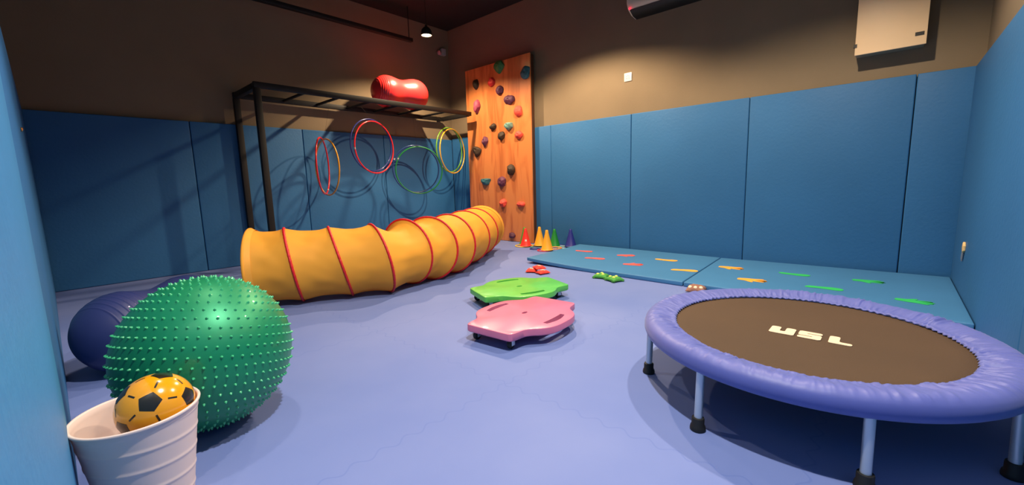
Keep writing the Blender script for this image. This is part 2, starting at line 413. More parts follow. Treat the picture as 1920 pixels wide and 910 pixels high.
M_TRIM = mat('red_binding', (206, 22, 34), .5, bump=.6, bscale=55)
bm = bmesh.new(); rings = []; NS, NA = 14, 128
for i in range(len(fr)-1):
    (c0, s0, u0), (c1, s1, u1) = fr[i], fr[i+1]
    gap = (c1-c0).length
    for j in range(NS+(1 if i == len(fr)-2 else 0)):
        w = j/NS; c = c0.lerp(c1, w); s = s0.lerp(s1, w).normalized(); u = u0.lerp(u1, w).normalized()
        ring = []
        for k in range(NA):
            a = 2*PI*k/NA
            sag = (.020 if i < 3 else .028)*math.sin(PI*w)*(1+.9*max(0, math.sin(a))*(.2 if i not in (3, 4) else 1.0))
            if i == 3: sag += .050*w*w*(1-w)*6.5*max(0, math.sin(a)+.25*math.cos(a))*.55
            sag += .004*math.sin(PI*w)*noise.noise(Vector((math.cos(a)*3, math.sin(a)*3+i*7, w*3+i)))*2
            r = TR-.0015-sag
            p = c+r*(math.cos(a)*s+math.sin(a)*u)
            if p.z < .004: p.z = .004
            ring.append(bm.verts.new(p-off))
        rings.append(ring)
for a, b in zip(rings, rings[1:]):
    for k in range(NA): bm.faces.new((a[k], a[(k+1) % NA], b[(k+1) % NA], b[k]))
o = obj('fabric', bm, M_TUN, t, True, None); md = o.modifiers.new('thick', 'SOLIDIFY'); md.thickness = .001
for i, (c, s, u) in enumerate(fr):
    end = i in (0, len(fr)-1)
    bm = bmesh.new()
    n = 220; pts = []; rad = []
    for k in range(n):
        a = 2*PI*k/n
        pts.append(c-off+(TR-.001)*(math.cos(a)*s+math.sin(a)*u)); rad.append(.0090+(.0005*math.sin(a*46+i)+.0004*math.sin(a*81) if not end else 0))
    for k in range(n): pts[k].z = max(pts[k].z, .0085)
    tube(bm, pts, rad, 10, True)
    o = obj('hoop_binding', bm, M_TUN if end else M_TRIM, t, True, 80)
    if end: o['label'] = 'yellow hemmed end hoop'
# wide hems behind both end hoops
for (c0, s0, u0), (c1, s1, u1), w1 in ((fr[0], fr[1], .16), (fr[-1], fr[-2], .10)):
    bm = bmesh.new(); rr = []
    for w in (0, w1*.5, w1):
        c = c0.lerp(c1, w); s = s0.lerp(s1, w).normalized(); u = u0.lerp(u1, w).normalized()
        rr.append([])
        for k in range(NA):
            a = 2*PI*k/NA; p = c+(TR+.0025-.01*w/w1)*(math.cos(a)*s+math.sin(a)*u); p.z = max(p.z, .003); rr[-1].append(bm.verts.new(p-off))
    for a, b in zip(rr, rr[1:]):
        for k in range(NA): bm.faces.new((a[k], a[(k+1) % NA], b[(k+1) % NA], b[k]))
    obj('end_hem', bm, mat('tunnel_hem', (250, 172, 60), .6), t, True, None)

# ------------------------------------------------------------ green spiky ball
GR = .257; t = thing('sensory_gym_ball', 'large shiny green gym ball covered in small spikes, standing behind the white bucket', 'exercise ball', (.317, 1.726, 0))
M_GREENB = mat('pearl_green_vinyl', (12, 140, 92), .46, .35, var=.04, scale=5, coat=.25, spec=.6)
M_NUB = mat('pale_green_nub', (62, 180, 122), .3, var=.03, coat=.3)
bm = bmesh.new(); bmesh.ops.create_uvsphere(bm, u_segments=128, v_segments=80, radius=GR)
bmesh.ops.translate(bm, vec=(0, 0, GR+.008), verts=bm.verts); obj('ball_shell', bm, M_GREENB, t, True, None)
bm = bmesh.new(); Rm = Matrix.Rotation(math.radians(14), 3, 'Y') @ Matrix.Rotation(math.radians(-10), 3, 'X')
rows = 27
for i in range(rows):
    th = PI*(i+.5)/rows; cnt = max(3, int(round(2*PI*math.sin(th)/.108)))
    for k in range(cnt):
        ph = 2*PI*(k+.5*(i % 2))/cnt
        n = Rm @ Vector((math.sin(th)*math.cos(ph), math.sin(th)*math.sin(ph), math.cos(th)))
        if n.z < -.965: continue
        mt = Matrix.Translation(Vector((0, 0, GR+.008))) @ n.to_track_quat('Z', 'Y').to_matrix().to_4x4()
        lathe(bm, [(.0052, GR-.001), (.0042, GR+.0015), (.0028, GR+.0042), (.0018, GR+.0062), (.0009, GR+.0070), (0, GR+.0072)], 7, mt)
o = obj('spikes', bm, M_NUB, t, True, None); tag(o, 'pale green pointed nubs', None, None, 'stuff')

# ------------------------------------------------------------ bucket with footballs
t = thing('waste_bucket', 'white tapered plastic bucket with spiral ridges holding a yellow football', 'bucket', (.09, 1.349, 0))
M_BUCK = mat('white_ribbed_plastic', (236, 214, 204), .45, var=.02, trans=.12)
bm = bmesh.new(); RB, RT, HB = .084, .1215, .28
def ringpt(r, z, k, seg): 
    a = 2*PI*k/seg; return Vector((r*math.cos(a), r*math.sin(a), z))
seg = 96; nz = 120; outer = []
for j in range(nz+1):
    z = HB*j/nz; row = []
    for k in range(seg):
        ph = (z/.052 + k/seg) % 1.0
        d = min(ph, 1-ph)
        row.append(bm.verts.new(ringpt(RB+(RT-RB)*j/nz+(.0015*math.exp(-(d/.09)**2)-.0006 if .02 < z < .265 else 0), z+.001, k, seg)))
    outer.append(row)
prof = [(RT+.0035, HB-.001), (RT+.0045, HB+.003), (RT+.003, HB+.0055), (RT-.0005, HB+.0055), (RT-.003, HB+.003)]
for r, z in prof: outer.append([bm.verts.new(ringpt(r, z, k, seg)) for k in range(seg)])
for j in range(24, -1, -1):
    z = .008+(HB-.008)*j/25; r = RB-.003+(RT-RB)*z/HB + (.0012 if j in (18, 11, 5) else 0)
    outer.append([bm.verts.new(ringpt(r, z, k, seg)) for k in range(seg)])
for a, b in zip(outer, outer[1:]):
    for k in range(seg): bm.faces.new((a[k], a[(k+1) % seg], b[(k+1) % seg], b[k]))
bm.faces.new(outer[0][::-1]); bm.faces.new(outer[-1])
obj('bucket_body', bm, M_BUCK, t, True, 60)

M_FY = mat('yellow_ball_vinyl', (236, 158, 18), .18, var=.03, coat=.5, spec=.6)
M_FB = mat('black_printed_pentagon', (34, 28, 16), .3, coat=.3)
def football(r, d1, d2):
    g = (1+5**.5)/2
    V = [Vector(v).normalized() for v in [(0, a, b*g) for a in (-1, 1) for b in (-1, 1)]+[(a, b*g, 0) for a in (-1, 1) for b in (-1, 1)]+[(b*g, 0, a) for a in (-1, 1) for b in (-1, 1)]]
    # rotate so that one vertex faces d1 and a neighbour faces d2 as closely as it can
    d1 = Vector(d1).normalized(); d2 = Vector(d2); d2 = (d2-d1*d2.dot(d1)).normalized()
    v0 = V[0]; nb = [v for v in V if .4 < v.dot(v0) < .5][0]; n2 = (nb-v0*nb.dot(v0)).normalized()
    A_ = Matrix((v0, n2, v0.cross(n2))).transposed(); B_ = Matrix((d1, d2, d1.cross(d2))).transposed()
    R_ = B_ @ A_.inverted(); V = [R_ @ v for v in V]
    bm = bmesh.new(); bmesh.ops.create_uvsphere(bm, u_segments=96, v_segments=64, radius=r)
    for f in bm.faces: f.material_index = 0
    def patch(corners, k):  # spherical polygon raised a hair above the ball
        c = sum(corners, Vector()).normalized(); n = len(corners); st = 6
        rows_ = []
        for q in range(1, st+1):
            row = []
            for i in range(n):
                a, b = corners[i], corners[(i+1) % n]
                for w in range(k): row.append(bm.verts.new(c.lerp(a.lerp(b, w/k), q/st).normalized()*(r+.00035)))
            rows_.append(row)
        cv = bm.verts.new(c*(r+.00035)); m = n*k
        for i in range(m): bm.faces.new((cv, rows_[0][i], rows_[0][(i+1) % m])).material_index = 1
        for a, b in zip(rows_, rows_[1:]):
            for i in range(m): bm.faces.new((a[i], b[i], b[(i+1) % m], a[(i+1) % m])).material_index = 1
    for v in V:
        nbs = [w for w in V if .4 < w.dot(v) < .5]
        e1 = (nbs[0]-v*nbs[0].dot(v)).normalized(); e2 = v.cross(e1)
        nbs.sort(key=lambda w: math.atan2((w-v*w.dot(v)).dot(e2), (w-v*w.dot(v)).dot(e1)))
        cs = [v.lerp(w, .295).normalized() for w in nbs]
        patch(cs, 5)
    done = set()
    for i, v in enumerate(V):
        for j, w in enumerate(V):
            if j <= i or not (.4 < v.dot(w) < .5): continue
            m_ = (v+w).normalized(); e = (w-v).normalized(); s = m_.cross(e)
            l, h = .12, .026
            patch([(m_+e*a+s*b).normalized() for a, b in ((-l, -h), (l, -h), (l, h), (-l, h))], 4)
    return bm
o = obj('toy_football', football(.0795, (-.2176, -.838, .5005), (.7628, -.603, .2334)), [M_FY, M_FB], None, True, None, recalc=False)
o.location = (.1243, 1.337, .283); tag(o, 'shiny yellow toy football with black pentagons sticking out of the white bucket', 'ball')
o = obj('toy_football', football(.091, (0, .3, .9), (1, 0, 0)), [M_FY, M_FB], None, True, None, recalc=False)
o.location = (.09, 1.349, .1145); tag(o, 'yellow football buried inside the white bucket underneath the top one', 'ball')

# ------------------------------------------------------------ scooter boards
def scooter(rgb, name_, loc, rot, lab):
    m = mat(name_, rgb, .38, var=.05, scale=12, coat=.15)
    t = thing('scooter_board', lab, 'scooter board', loc, (0, 0, rot), 'plastic scooter boards')
    q = [(0, .268), (.07, .266), (.125, .250), (.165, .220), (.195, .182), (.225, .160), (.29, .153), (.318, .142), (.322, .12), (.322, 0)]
    full = q[:-1]+[(x, -y) for x, y in q[::-1][1:]]
    full = [(x, y) for x, y in full]+[(-x, y) for x, y in full[::-1] if x > 0]
    full = full[::-1]
    pts = []
    for x, y in smooth_closed(full, 2): pts.append((x, y))
    # slots: two curved hand grips through the deck, cut with a boolean modifier-free grid: build deck as ring faces
    bm = bmesh.new(); z0, z1 = .052, .092
    def loopv(ps, z): return [bm.verts.new((x, y, z)) for x, y in ps]
    def slot(sy):
        ps = []
        for k in range(13):
            a = -1+2*k/12; ps.append((a*.088, sy*(.205+.018*(1-a*a))))
        for k in range(13):
            a = 1-2*k/12; ps.append((a*.088, sy*(.180+.004*(1-a*a))))
        return ps
    holes = [slot(1), slot(-1), [(.022*math.cos(2*PI*k/16), .012*math.sin(2*PI*k/16)) for k in range(16)]]
    inset = lambda ps, d: [((x-x*d/max(.01, math.hypot(x, y))), (y-y*d/max(.01, math.hypot(x, y)))) for x, y in ps]
    def cap(z, top):
        vs = loopv(inset(pts, .006), z); es = [bm.edges.new((vs[i], vs[(i+1) % len(vs)])) for i in range(len(vs))]
        hv = []
        for h in holes:
            v2 = loopv(h, z); es += [bm.edges.new((v2[i], v2[(i+1) % len(v2)])) for i in range(len(v2))]; hv.append(v2)
        bmesh.ops.triangle_fill(bm, use_beauty=True, use_dissolve=False, edges=es)
        return vs, hv
    tv, th_ = cap(z1, True); bv, bh = cap(z0, False)
    m1 = loopv(inset(pts, .0017), z1-.002); m2 = loopv(pts, z1-.007); m3 = loopv(pts, z0+.006)
    for a, b in ((tv, m1), (m1, m2), (m2, m3), (m3, bv)):
        for i in range(len(a)): bm.faces.new((a[i], a[(i+1) % len(a)], b[(i+1) % len(a)], b[i]))
    for a, b in zip(th_, bh):
        for i in range(len(a)): bm.faces.new((a[i], a[(i+1) % len(a)], b[(i+1) % len(a)], b[i]))
    obj('deck', bm, m, t, True, 35)
    for sx in (-1, 1):
        for sy in (-1, 1):
            cx, cy = sx*.262, sy*.112
            bm = bmesh.new(); box(bm, cx-.02, cx+.02, cy-.02, cy+.02, .046, .0515, .001)
            fx = cx-.012
            for s in (-1, 1): box(bm, fx-.011, fx+.014, cy+s*.014-.0015, cy+s*.014+.0015, .018, .0465, .0008)
            ca = obj('caster', bm, M_STEEL, t)
            bm = bmesh.new(); lathe(bm, [(0, -.0115), (.019, -.0115), (.0235, -.008), (.0245, 0), (.0235, .008), (.019, .0115), (0, .0115)], 28, Matrix.Translation((fx, cy, .0255)) @ Matrix.Rotation(PI/2, 4, 'X'))
            obj('wheel', bm, M_RUBBER, ca)
    return t
scooter((210, 116, 148), 'pink_plastic', (1.722, 1.483, 0), math.radians(4.5), 'pink plastic scooter board on small wheels, the nearer of the two')
scooter((92, 190, 78), 'green_plastic', (2.163, 1.905, 0), math.radians(-22), 'bright green plastic scooter board on small wheels behind the pink one')

# ------------------------------------------------------------ floor mats with prints
def quad_mat(c, thick, lift, label):
    # c: near-left, near-right, far-right, far-left corners (x, y); lift raises corner 0
    t = thing('floor_mat', label, 'mat', (c[0][0], c[0][1], 0))
    bm = bmesh.new(); n = 40; g = {}
    def P(u, v):
        a = Vector(c[0]).lerp(Vector(c[1]), u); b = Vector(c[3]).lerp(Vector(c[2]), u); return a.lerp(b, v)
    ins = .006
    def zlift(u, v): return lift*max(0, 1-u/.55)**2*max(0, 1-v/1.1)**1.5
    for zi in range(2):
        for i in range(n+1):
            for j in range(n+1):
                u, v = i/n, j/n; p = P(u, v)
                g[zi, i, j] = bm.verts.new((p.x-c[0][0], p.y-c[0][1], (.002 if zi == 0 else thick)+zlift(u, v)))
    for i in range(n):
        for j in range(n):
            bm.faces.new((g[1, i, j], g[1, i+1, j], g[1, i+1, j+1], g[1, i, j+1]))
            bm.faces.new((g[0, i, j], g[0, i, j+1], g[0, i+1, j+1], g[0, i+1, j]))
    rim = [(i, 0) for i in range(n)]+[(n, j) for j in range(n)]+[(i, n) for i in range(n, 0, -1)]+[(0, j) for j in range(n, 0, -1)]
    for k in range(len(rim)):
        a, b = rim[k], rim[(k+1) % len(rim)]
        bm.faces.new((g[0, a[0], a[1]], g[0, b[0], b[1]], g[1, b[0], b[1]], g[1, a[0], a[1]]))
    bmesh.ops.recalc_face_normals(bm, faces=bm.faces)
    es = [e for e in bm.edges if len(e.link_faces) == 2 and e.calc_face_angle(0) > .8]
    bmesh.ops.bevel(bm, geom=es, offset=.006, segments=3, affect='EDGES', profile=.5)
    obj('mat_body', bm, M_MAT, t, True, 50)
    return t
matA = quad_mat([(3.205, 2.712), (3.157, 1.135), (4.345, 1.205), (4.39, 2.85)], .036, .026, 'blue vinyl floor mat with red and orange prints, the one nearer the cones')
matB = quad_mat([(3.155, 1.125), (3.085, -.358), (4.395, -.358), (4.335, 1.195)], .036, 0, 'blue vinyl floor mat with orange hands and green prints, behind the trampoline')
FOOT = [(-.105, .012), (-.1, .028), (-.075, .036), (-.03, .028), (.02, .034), (.06, .045), (.09, .044), (.108, .03), (.112, .008), (.108, -.012), (.094, -.028), (.06, -.037), (.02, -.034), (-.02, -.026), (-.06, -.026), (-.09, -.02)]
def hand_poly():
    # wrist at -x, fingers towards +x, thumb on -y side
    p = [(-.09, -.024), (-.04, -.034), (-.012, -.062), (.006, -.074), (.016, -.066), (.010, -.046), (.0, -.032), (.014, -.034)]
    fingers = [(-.030, -10, .064), (-.010, -3, .080), (.011, 4, .074), (.031, 13, .058)]
    for y, a, l in fingers:
        a = math.radians(a); bx = .012; w = .0108
        ux, uy = math.cos(a), math.sin(a)
        p += [(bx+.006-(-uy)*w*-1*0, y-w), (bx+ux*l+uy*w*.8, y+uy*l-ux*w*.8), (bx+ux*(l+.009), y+uy*(l+.009)), (bx+ux*l-uy*w*.8, y+uy*l+ux*w*.8), (bx+.006, y+w)]
    p += [(-.03, .042), (-.08, .030), (-.094, .018)]
    return p
HAND = hand_poly()
PM = {'red': mat('red_felt', (255, 92, 82), .9, var=.05), 'orange': mat('orange_felt', (255, 172, 58), .9, var=.05), 'green': mat('green_felt', (40, 188, 96), .9, var=.05)}
def fprint(par, kind, col, a, b, mirror, lab, zt=.0364):
    a = Vector(a); b = Vector(b); c = (a+b)/2; d = (b-a); L_ = d.length; ang = math.atan2(d.y, d.x)
    src = FOOT if kind == 'foot' else HAND
    k = L_/(.217 if kind == 'foot' else .185)
    pts = [(x*k, (-y if mirror else y)*k) for x, y in src]
    if kind == 'foot': pts = smooth_closed(pts, 2)
    bm = bmesh.new(); prism(bm, pts, 0, .0014)
    o = obj(kind+'_print', bm, PM[col], par, False, None)
    if par is matA:
        # follow the curled corner of the mat
        for v in o.data.vertices:
            wx, wy = c.x+v.co.x*math.cos(ang)-v.co.y*math.sin(ang), c.y+v.co.x*math.sin(ang)+v.co.y*math.cos(ang)
            u = max(0, (2.78-wy)/1.6); w_ = max(0, (wx-3.19)/1.18)
            v.co.z += .026*max(0, 1-u/.55)**2*max(0, 1-w_/1.1)**1.5*1.02
    o.location = (c.x-par.location.x, c.y-par.location.y, zt+.0004); o.rotation_euler = (0, 0, ang); o['label'] = lab
    return o
fprint(matA, 'foot', 'red', (3.911, 2.602), (3.95, 2.406), False, 'red footprint nearer the wall', .0370)
fprint(matA, 'foot', 'red', (3.602, 2.281), (3.661, 2.083), True, 'red footprint nearer the room', .0370)
fprint(matA, 'hand', 'red', (3.916, 2.085), (4.0, 1.929), False, 'red hand print nearer the wall')
fprint(matA, 'hand', 'red', (3.532, 1.817), (3.59, 1.653), True, 'red hand print nearer the room')
fprint(matA, 'foot', 'orange', (3.921, 1.687), (3.93, 1.471), False, 'orange footprint nearer the wall')
fprint(matA, 'foot', 'orange', (3.537, 1.377), (3.597, 1.170), True, 'orange footprint nearer the room')
fprint(matB, 'hand', 'orange', (3.881, 1.085), (3.887, .895), False, 'orange hand print nearer the wall')
fprint(matB, 'hand', 'orange', (3.486, .839), (3.508, .65), False, 'orange hand print nearer the room')
fprint(matB, 'foot', 'green', (3.886, .644), (3.879, .43), False, 'green footprint nearer the wall')
fprint(matB, 'foot', 'green', (3.515, .418), (3.525, .201), True, 'green footprint nearer the room')
fprint(matB, 'hand', 'green', (3.906, .175), (3.925, .0), False, 'green hand print nearer the wall')
fprint(matB, 'hand', 'green', (3.448, -.057), (3.429, -.226), True, 'green hand print nearer the room')

# ------------------------------------------------------------ trampoline
TX, TY, TZ = 1.838, .212, .240
t = thing('mini_trampoline', 'round mini trampoline with ruffled blue padding and a brown jumping mat', 'trampoline', (TX, TY, 0))
M_TM = mat('dark_brown_woven_mat', (76, 54, 30), .8, var=.08, scale=3, bump=.3, bscale=400)
M_TP = mat('blue_violet_nylon', (86, 95, 168), .5, var=.04, scale=8, spec=.5, sheen=.2)
bm = bmesh.new(); lathe(bm, [(0, TZ-.010), (.2, TZ-.009), (.40, TZ-.004), (.448, TZ-.003), (.452, TZ-.006), (.448, TZ-.009), (.40, TZ-.012), (0, TZ-.016)], 128)
obj('jumping_mat', bm, M_TM, t, True, 60)
rnd = random.Random(3)
folds = []
a = 0
while a < 2*PI:
    folds.append((a+rnd.uniform(-.02, .02), rnd.uniform(.35, 1), rnd.uniform(-.16, .16), rnd.uniform(.0045, .010), rnd.uniform(.75, 1.25))); a += rnd.uniform(.03, .06)
prof = [(.441, .0), (.444, .004), (.450, .0055), (.457, .0035), (.466, .006), (.476, .009), (.486, .0125), (.497, .0155), (.508, .018), (.520, .0195), (.532, .0195), (.544, .0165), (.554, .0105), (.561, .001), (.5645, -.010), (.5645, -.024), (.560, -.036), (.550, -.044), (.538, -.046)]
bm = bmesh.new(); NA = 1080; rings = []
for (r, dz) in prof:
    tpos = (r-.441)/(.545-.441)
    ring = []
    for k in range(NA):
        th = 2*PI*k/NA; h = 0.0
        if tpos < 1.06 and dz > .003 or tpos < .3:
            tp = max(0, tpos)
            sk = th+.10*tp*noise.noise(Vector((math.cos(th)*4, math.sin(th)*4, 9)))
            n1 = 1-abs(noise.noise(Vector((math.cos(sk)*19, math.sin(sk)*19, tp*1.1))))*2.6
            n2 = 1-abs(noise.noise(Vector((math.cos(sk)*38+5, math.sin(sk)*38, tp*1.6))))*2.6
            loc = .55+.75*noise.noise(Vector((math.cos(th)*5, math.sin(th)*5, tp*1.5+3)))
            fall = min(1, .25+tp*3)*(1-.6*tp)*max(0, min(1, (1.06-tp)*8))
            h = (.0135*max(0, n1)+.0075*max(0, n2))*fall*max(.3, loc)
        rip = .0016*math.sin(th*118+3*math.sin(th*5))*max(0, 1-tpos*4) if tpos < .25 else 0
        rr = r+(.0022*math.sin(th*118+3*math.sin(th*5)) if tpos < .12 else 0)
        ring.append(bm.verts.new((rr*math.cos(th), rr*math.sin(th), TZ+dz+h+rip)))
    rings.append(ring)
for a, b in zip(rings, rings[1:]):
    for k in range(NA): bm.faces.new((a[k], a[(k+1) % NA], b[(k+1) % NA], b[k]))
o = obj('padded_cover', bm, M_TP, t, True, None); md = o.modifiers.new('thick', 'SOLIDIFY'); md.thickness = .0015; md.offset = -1
bm = bmesh.new(); tube(bm, circle_pts((0, 0, TZ-.018), .532, (1, 0, 0), (0, 1, 0), 96), .0125, 12, True); obj('steel_frame', bm, M_STEEL, t, True, 80)
for i in range(8):
    ad = math.radians(113+45*i); c_, s_ = math.cos(ad), math.sin(ad)
    r0, r1 = .540, .545
    bm = bmesh.new(); tube(bm, [(r0*c_, r0*s_, TZ-.02), (r1*c_, r1*s_, .02)], .0128, 20); lg = obj('leg', bm, M_STEEL, t, True, 50)
    bm = bmesh.new(); lathe(bm, [(0, .001), (.0235, .001), (.0245, .006), (.0225, .016), (.0195, .020), (.0195, .040), (.0185, .0415), (.0185, .043), (.0135, .044), (0, .044)], 28, Matrix.Translation((r1*c_, r1*s_, 0)))
    obj('rubber_foot', bm, M_RUBBER, lg, True, 40)
# lettering on the jumping mat (reads along -y, upright towards +x)
M_LET = mat('cream_print', (238, 206, 172), .8, var=.02)
def letter(name, pts, y0, it=1):
    bm = bmesh.new(); prism(bm, smooth_closed(pts, it), 0, .0012)
    o = obj(name, bm, M_LET, t, False, None); return o
lx = lambda h, w: (h, -w)
def poly(name, P_, y_left, x_base):
    pts = [(x_base+h-TX, y_left-w-TY) for w, h in P_]
    pts2 = []
    n = len(pts)
    for i in range(n):   # rounded corners
        p0, p, p1 = Vector(pts[i-1]), Vector(pts[i]), Vector(pts[(i+1) % n])
        d0 = (p0-p); d1 = (p1-p); r = min(.010, d0.length*.42, d1.length*.42)
        a_, b_ = p+d0.normalized()*r, p+d1.normalized()*r
        for q in (0, .33, .67, 1): pts2.append(tuple((a_*(1-q)**2+p*2*q*(1-q)+b_*q*q)))
    bm = bmesh.new(); prism(bm, pts2, TZ-.0085, TZ-.0065); o = obj(name, bm, M_LET, t, False, None); return o
LH = .078
poly('letter_u', [(0, .004), (0, LH), (.031, LH), (.031, .03), (.048, .03), (.048, LH), (.079, LH), (.079, .004), (.074, 0), (.006, 0)], .311, 1.766)
poly('letter_s', [(.004, 0), (.064, 0), (.070, .006), (.070, .044), (.064, .0498), (.026, .0498), (.026, .0566), (.070, .0566), (.070, .072), (.064, LH), (.006, LH), (0, .072), (0, .034), (.006, .0283), (.044, .0283), (.044, .0215), (0, .0215), (0, .005)], .2215, 1.766)
poly('letter_l', [(0, .004), (0, LH), (.030, LH), (.030, .021), (.066, .021), (.066, 0), (.006, 0)], .1305, 1.766)

# ------------------------------------------------------------ cones and rings by the far wall
def cone_bm(h=.235, r=.068):
    bm = bmesh.new()
    lathe(bm, [(r+.006, 0), (r+.008, .003), (r+.004, .006), (r, .012), (r*.62, h*.48), (r*.30, h*.86), (.017, h-.006), (.013, h-.001), (.008, h), (.005, h-.002), (.008, h-.012), (r*.58, h*.46), (r-.004, .008), (r, 0)], 48)
    return bm
CC = {'red': (240, 54, 42), 'yellow': (246, 176, 44), 'green': (24, 134, 48), 'blue': (40, 46, 134), 'light green': (84, 150, 50)}
cones = [
    ('red', 4.045, 3.436, .225, 'red plastic cone with a small pale sticker in front of the climbing board'),
    ('light green', 4.222, 3.605, .225, 'green plastic cone peeking out behind the red cone'),
    ('yellow', 4.174, 3.312, .237, 'yellow plastic cone standing farther back against the blue pads'),
    ('yellow', 3.935, 3.012, .237, 'yellow plastic cone standing in front, nearest the floor mat'),
    ('green', 4.238, 3.123, .225, 'dark green plastic cone right of the two yellow cones'),
    ('blue', 4.318, 2.935, .215, 'dark blue plastic cone alone behind the corner of the floor mat')]
cmesh = {}
for col, x, y, h, lab in cones:
    o = obj('traffic_cone', cone_bm(h), mat('cone_plastic_'+col.replace(' ', '_'), CC[col], .45, var=.03))
    o.location = (x, y, .013 if col in ('yellow', 'red', 'blue') else .001); tag(o, lab, 'cone', 'plastic cones in the far corner')
    if col == 'red':
        o['label'] = lab
        bm = bmesh.new(); a0 = math.radians(222)
        f_ = lambda a, z: ((.068*(1-z/.29))*math.cos(a)*1.04, (.068*(1-z/.29))*math.sin(a)*1.04, z)
        vs = [bm.verts.new(f_(a0+da, z)) for da, z in ((-.22, .062), (.22, .062), (.24, .086), (-.24, .086))]; bm.faces.new(vs)
        s_ = obj('sticker', bm, M_WHITEPLASTIC, o, False, None); md = s_.modifiers.new('t', 'SOLIDIFY'); md.thickness = .001
RC = {'yellow': (240, 200, 70), 'teal': (70, 160, 140), 'navy': (40, 60, 130), 'red': (226, 60, 80), 'orange': (240, 150, 80), 'mint': (150, 210, 170)}
for col, x, y, z, r, lab in (
    ('yellow', 4.075, 3.485, .0065, .115, 'yellow ring lying around the red and green cones'),
    ('teal', 4.10, 3.285, .0065, .09, 'teal ring lying under the back yellow cone'),
    ('navy', 3.955, 3.215, .0065, .06, 'navy blue ring lying just right of the red cone'),
    ('red', 3.93, 3.045, .0065, .085, 'red ring lying under the front yellow cone'),
    ('orange', 4.06, 2.995, .0185, .085, 'orange ring lying under the edge of the dark green cone'),
    ('mint', 4.225, 2.97, .0065, .085, 'pale mint ring lying between the dark green and dark blue cones')):
    bm = bmesh.new(); tube(bm, circle_pts((0, 0, 0), r, (1, 0, 0), (0, 1, 0), 64), .0062, 10, True)
    o = obj('toss_ring', bm, mat('ring_plastic_'+col, RC[col], .4, var=.03), None, True, 80); o.location = (x, y, z)
    tag(o, lab, 'ring', 'toss rings around the cones')

# ------------------------------------------------------------ bean bags
def pillow(bm, w, d, h, cx=0, cy=0, z0=.001, rot=0, seed=0, nn=20):
    g = {}
    for s in (0, 1):
        for i in range(nn+1):
            for j in range(nn+1):
                u, v = i/nn*2-1, j/nn*2-1
                edge = (1-abs(u)**2.4)*(1-abs(v)**2.4); puff = max(0, edge)**.5
                nz = .22*noise.noise(Vector((u*1.7+seed, v*1.7, seed)))+.12*noise.noise(Vector((u*4+seed, v*4, 2)))
                z = h*(.28+.0*u)+(h*.72*puff*(1+nz) if s else -h*.26*puff)
                pin = 1-.10*(1-abs(u))*abs(v)**3-.10*(1-abs(v))*abs(u)**3
                x, y = u*w/2*pin, v*d/2*pin
                c_, s_ = math.cos(rot), math.sin(rot)
                if s == 0 and (i in (0, nn) or j in (0, nn)): continue
                g[s, i, j] = bm.verts.new((cx+x*c_-y*s_, cy+x*s_+y*c_, z0+z))
    G = lambda s, i, j: g[1, i, j] if (i in (0, nn) or j in (0, nn)) else g[s, i, j]
    for i in range(nn):
        for j in range(nn):
            bm.faces.new((G(1, i, j), G(1, i+1, j), G(1, i+1, j+1), G(1, i, j+1)))
            bm.faces.new((G(0, i, j), G(0, i, j+1), G(0, i+1, j+1), G(0, i+1, j)))
M_RBAG = mat('red_cotton', (240, 62, 48), .85, bump=.4); M_TAG = mat('pale_print', (246, 190, 160), .8)
def sticker(par, cx, cy, z, w, d, rot, m=M_TAG):
    bm = bmesh.new(); box(bm, -w/2, w/2, -d/2, d/2, 0, .002, .0005, 1)
    box(bm, -w/4, w/4, -d/4, d/4, .002, .0028)
    o = obj('printed_square', bm, m, par, False, None); o.location = (cx, cy, z); o.rotation_euler = (.15, -.1, rot); return o
for (x, y, z, w, d, rot, lab, sd) in (
    (2.91, 2.408, .001, .115, .10, .5, 'red bean bag at the left of the small red pile', 1),
    (2.905, 2.276, .001, .115, .09, -.3, 'red bean bag at the right of the small red pile', 2),
    (2.94, 2.343, .031, .12, .10, 1.0, 'red bean bag lying on top of the small red pile', 3)):
    t = thing('bean_bag', lab, 'bean bag', (x, y, z), (0, 0, rot), 'red bean bags near the green scooter board')
    bm = bmesh.new(); pillow(bm, w, d, .030, seed=sd*5); obj('cloth_bag', bm, M_RBAG, t, True, None)
    sticker(t, 0, 0, .0305, .034, .034, .2)
M_GBAG = mat('green_cotton', (70, 150, 60), .85, var=.25, scale=40, bump=.4); M_EYE = mat('pale_yellow_felt', (214, 226, 110), .85)
for (x, y, rot, lab, sd) in ((3.062, 1.775, .2, 'green frog-like bean bag on the left beside the floor mat', 3), (3.022, 1.632, -.4, 'green frog-like bean bag on the right beside the floor mat', 8)):
    t = thing('bean_bag', lab, 'bean bag', (x, y, .001), (0, 0, rot), 'green bean bags beside the floor mat')
    bm = bmesh.new(); pillow(bm, .118, .125, .036, seed=sd)
    for ax, ay in ((.05, .05), (-.05, .055), (.05, -.055), (-.05, -.05)): pillow(bm, .034, .030, .014, ax*.85, ay*.85, rot=.7, seed=sd+1, nn=8)
    obj('cloth_bag', bm, M_GBAG, t, True, None)
    for ex, ey in ((-.022, .022), (-.022, -.022), (.02, 0)):
        bm = bmesh.new(); bmesh.ops.create_uvsphere(bm, u_segments=20, v_segments=12, radius=.014)
        for v in bm.verts: v.co.z *= .7
        bmesh.ops.translate(bm, vec=(ex, ey, .034), verts=bm.verts); obj('eye_patch', bm, M_EYE, t, True, None)
t = thing('bean_bag', 'brown and cream bean bag half hidden behind the trampoline rim', 'bean bag', (3.055, 1.0, .001), (0, 0, .2))
bm = bmesh.new(); pillow(bm, .14, .13, .05, seed=12); obj('cloth_bag', bm, mat('brown_cotton', (150, 104, 86), .85, var=.2, bump=.3), t, True, None)
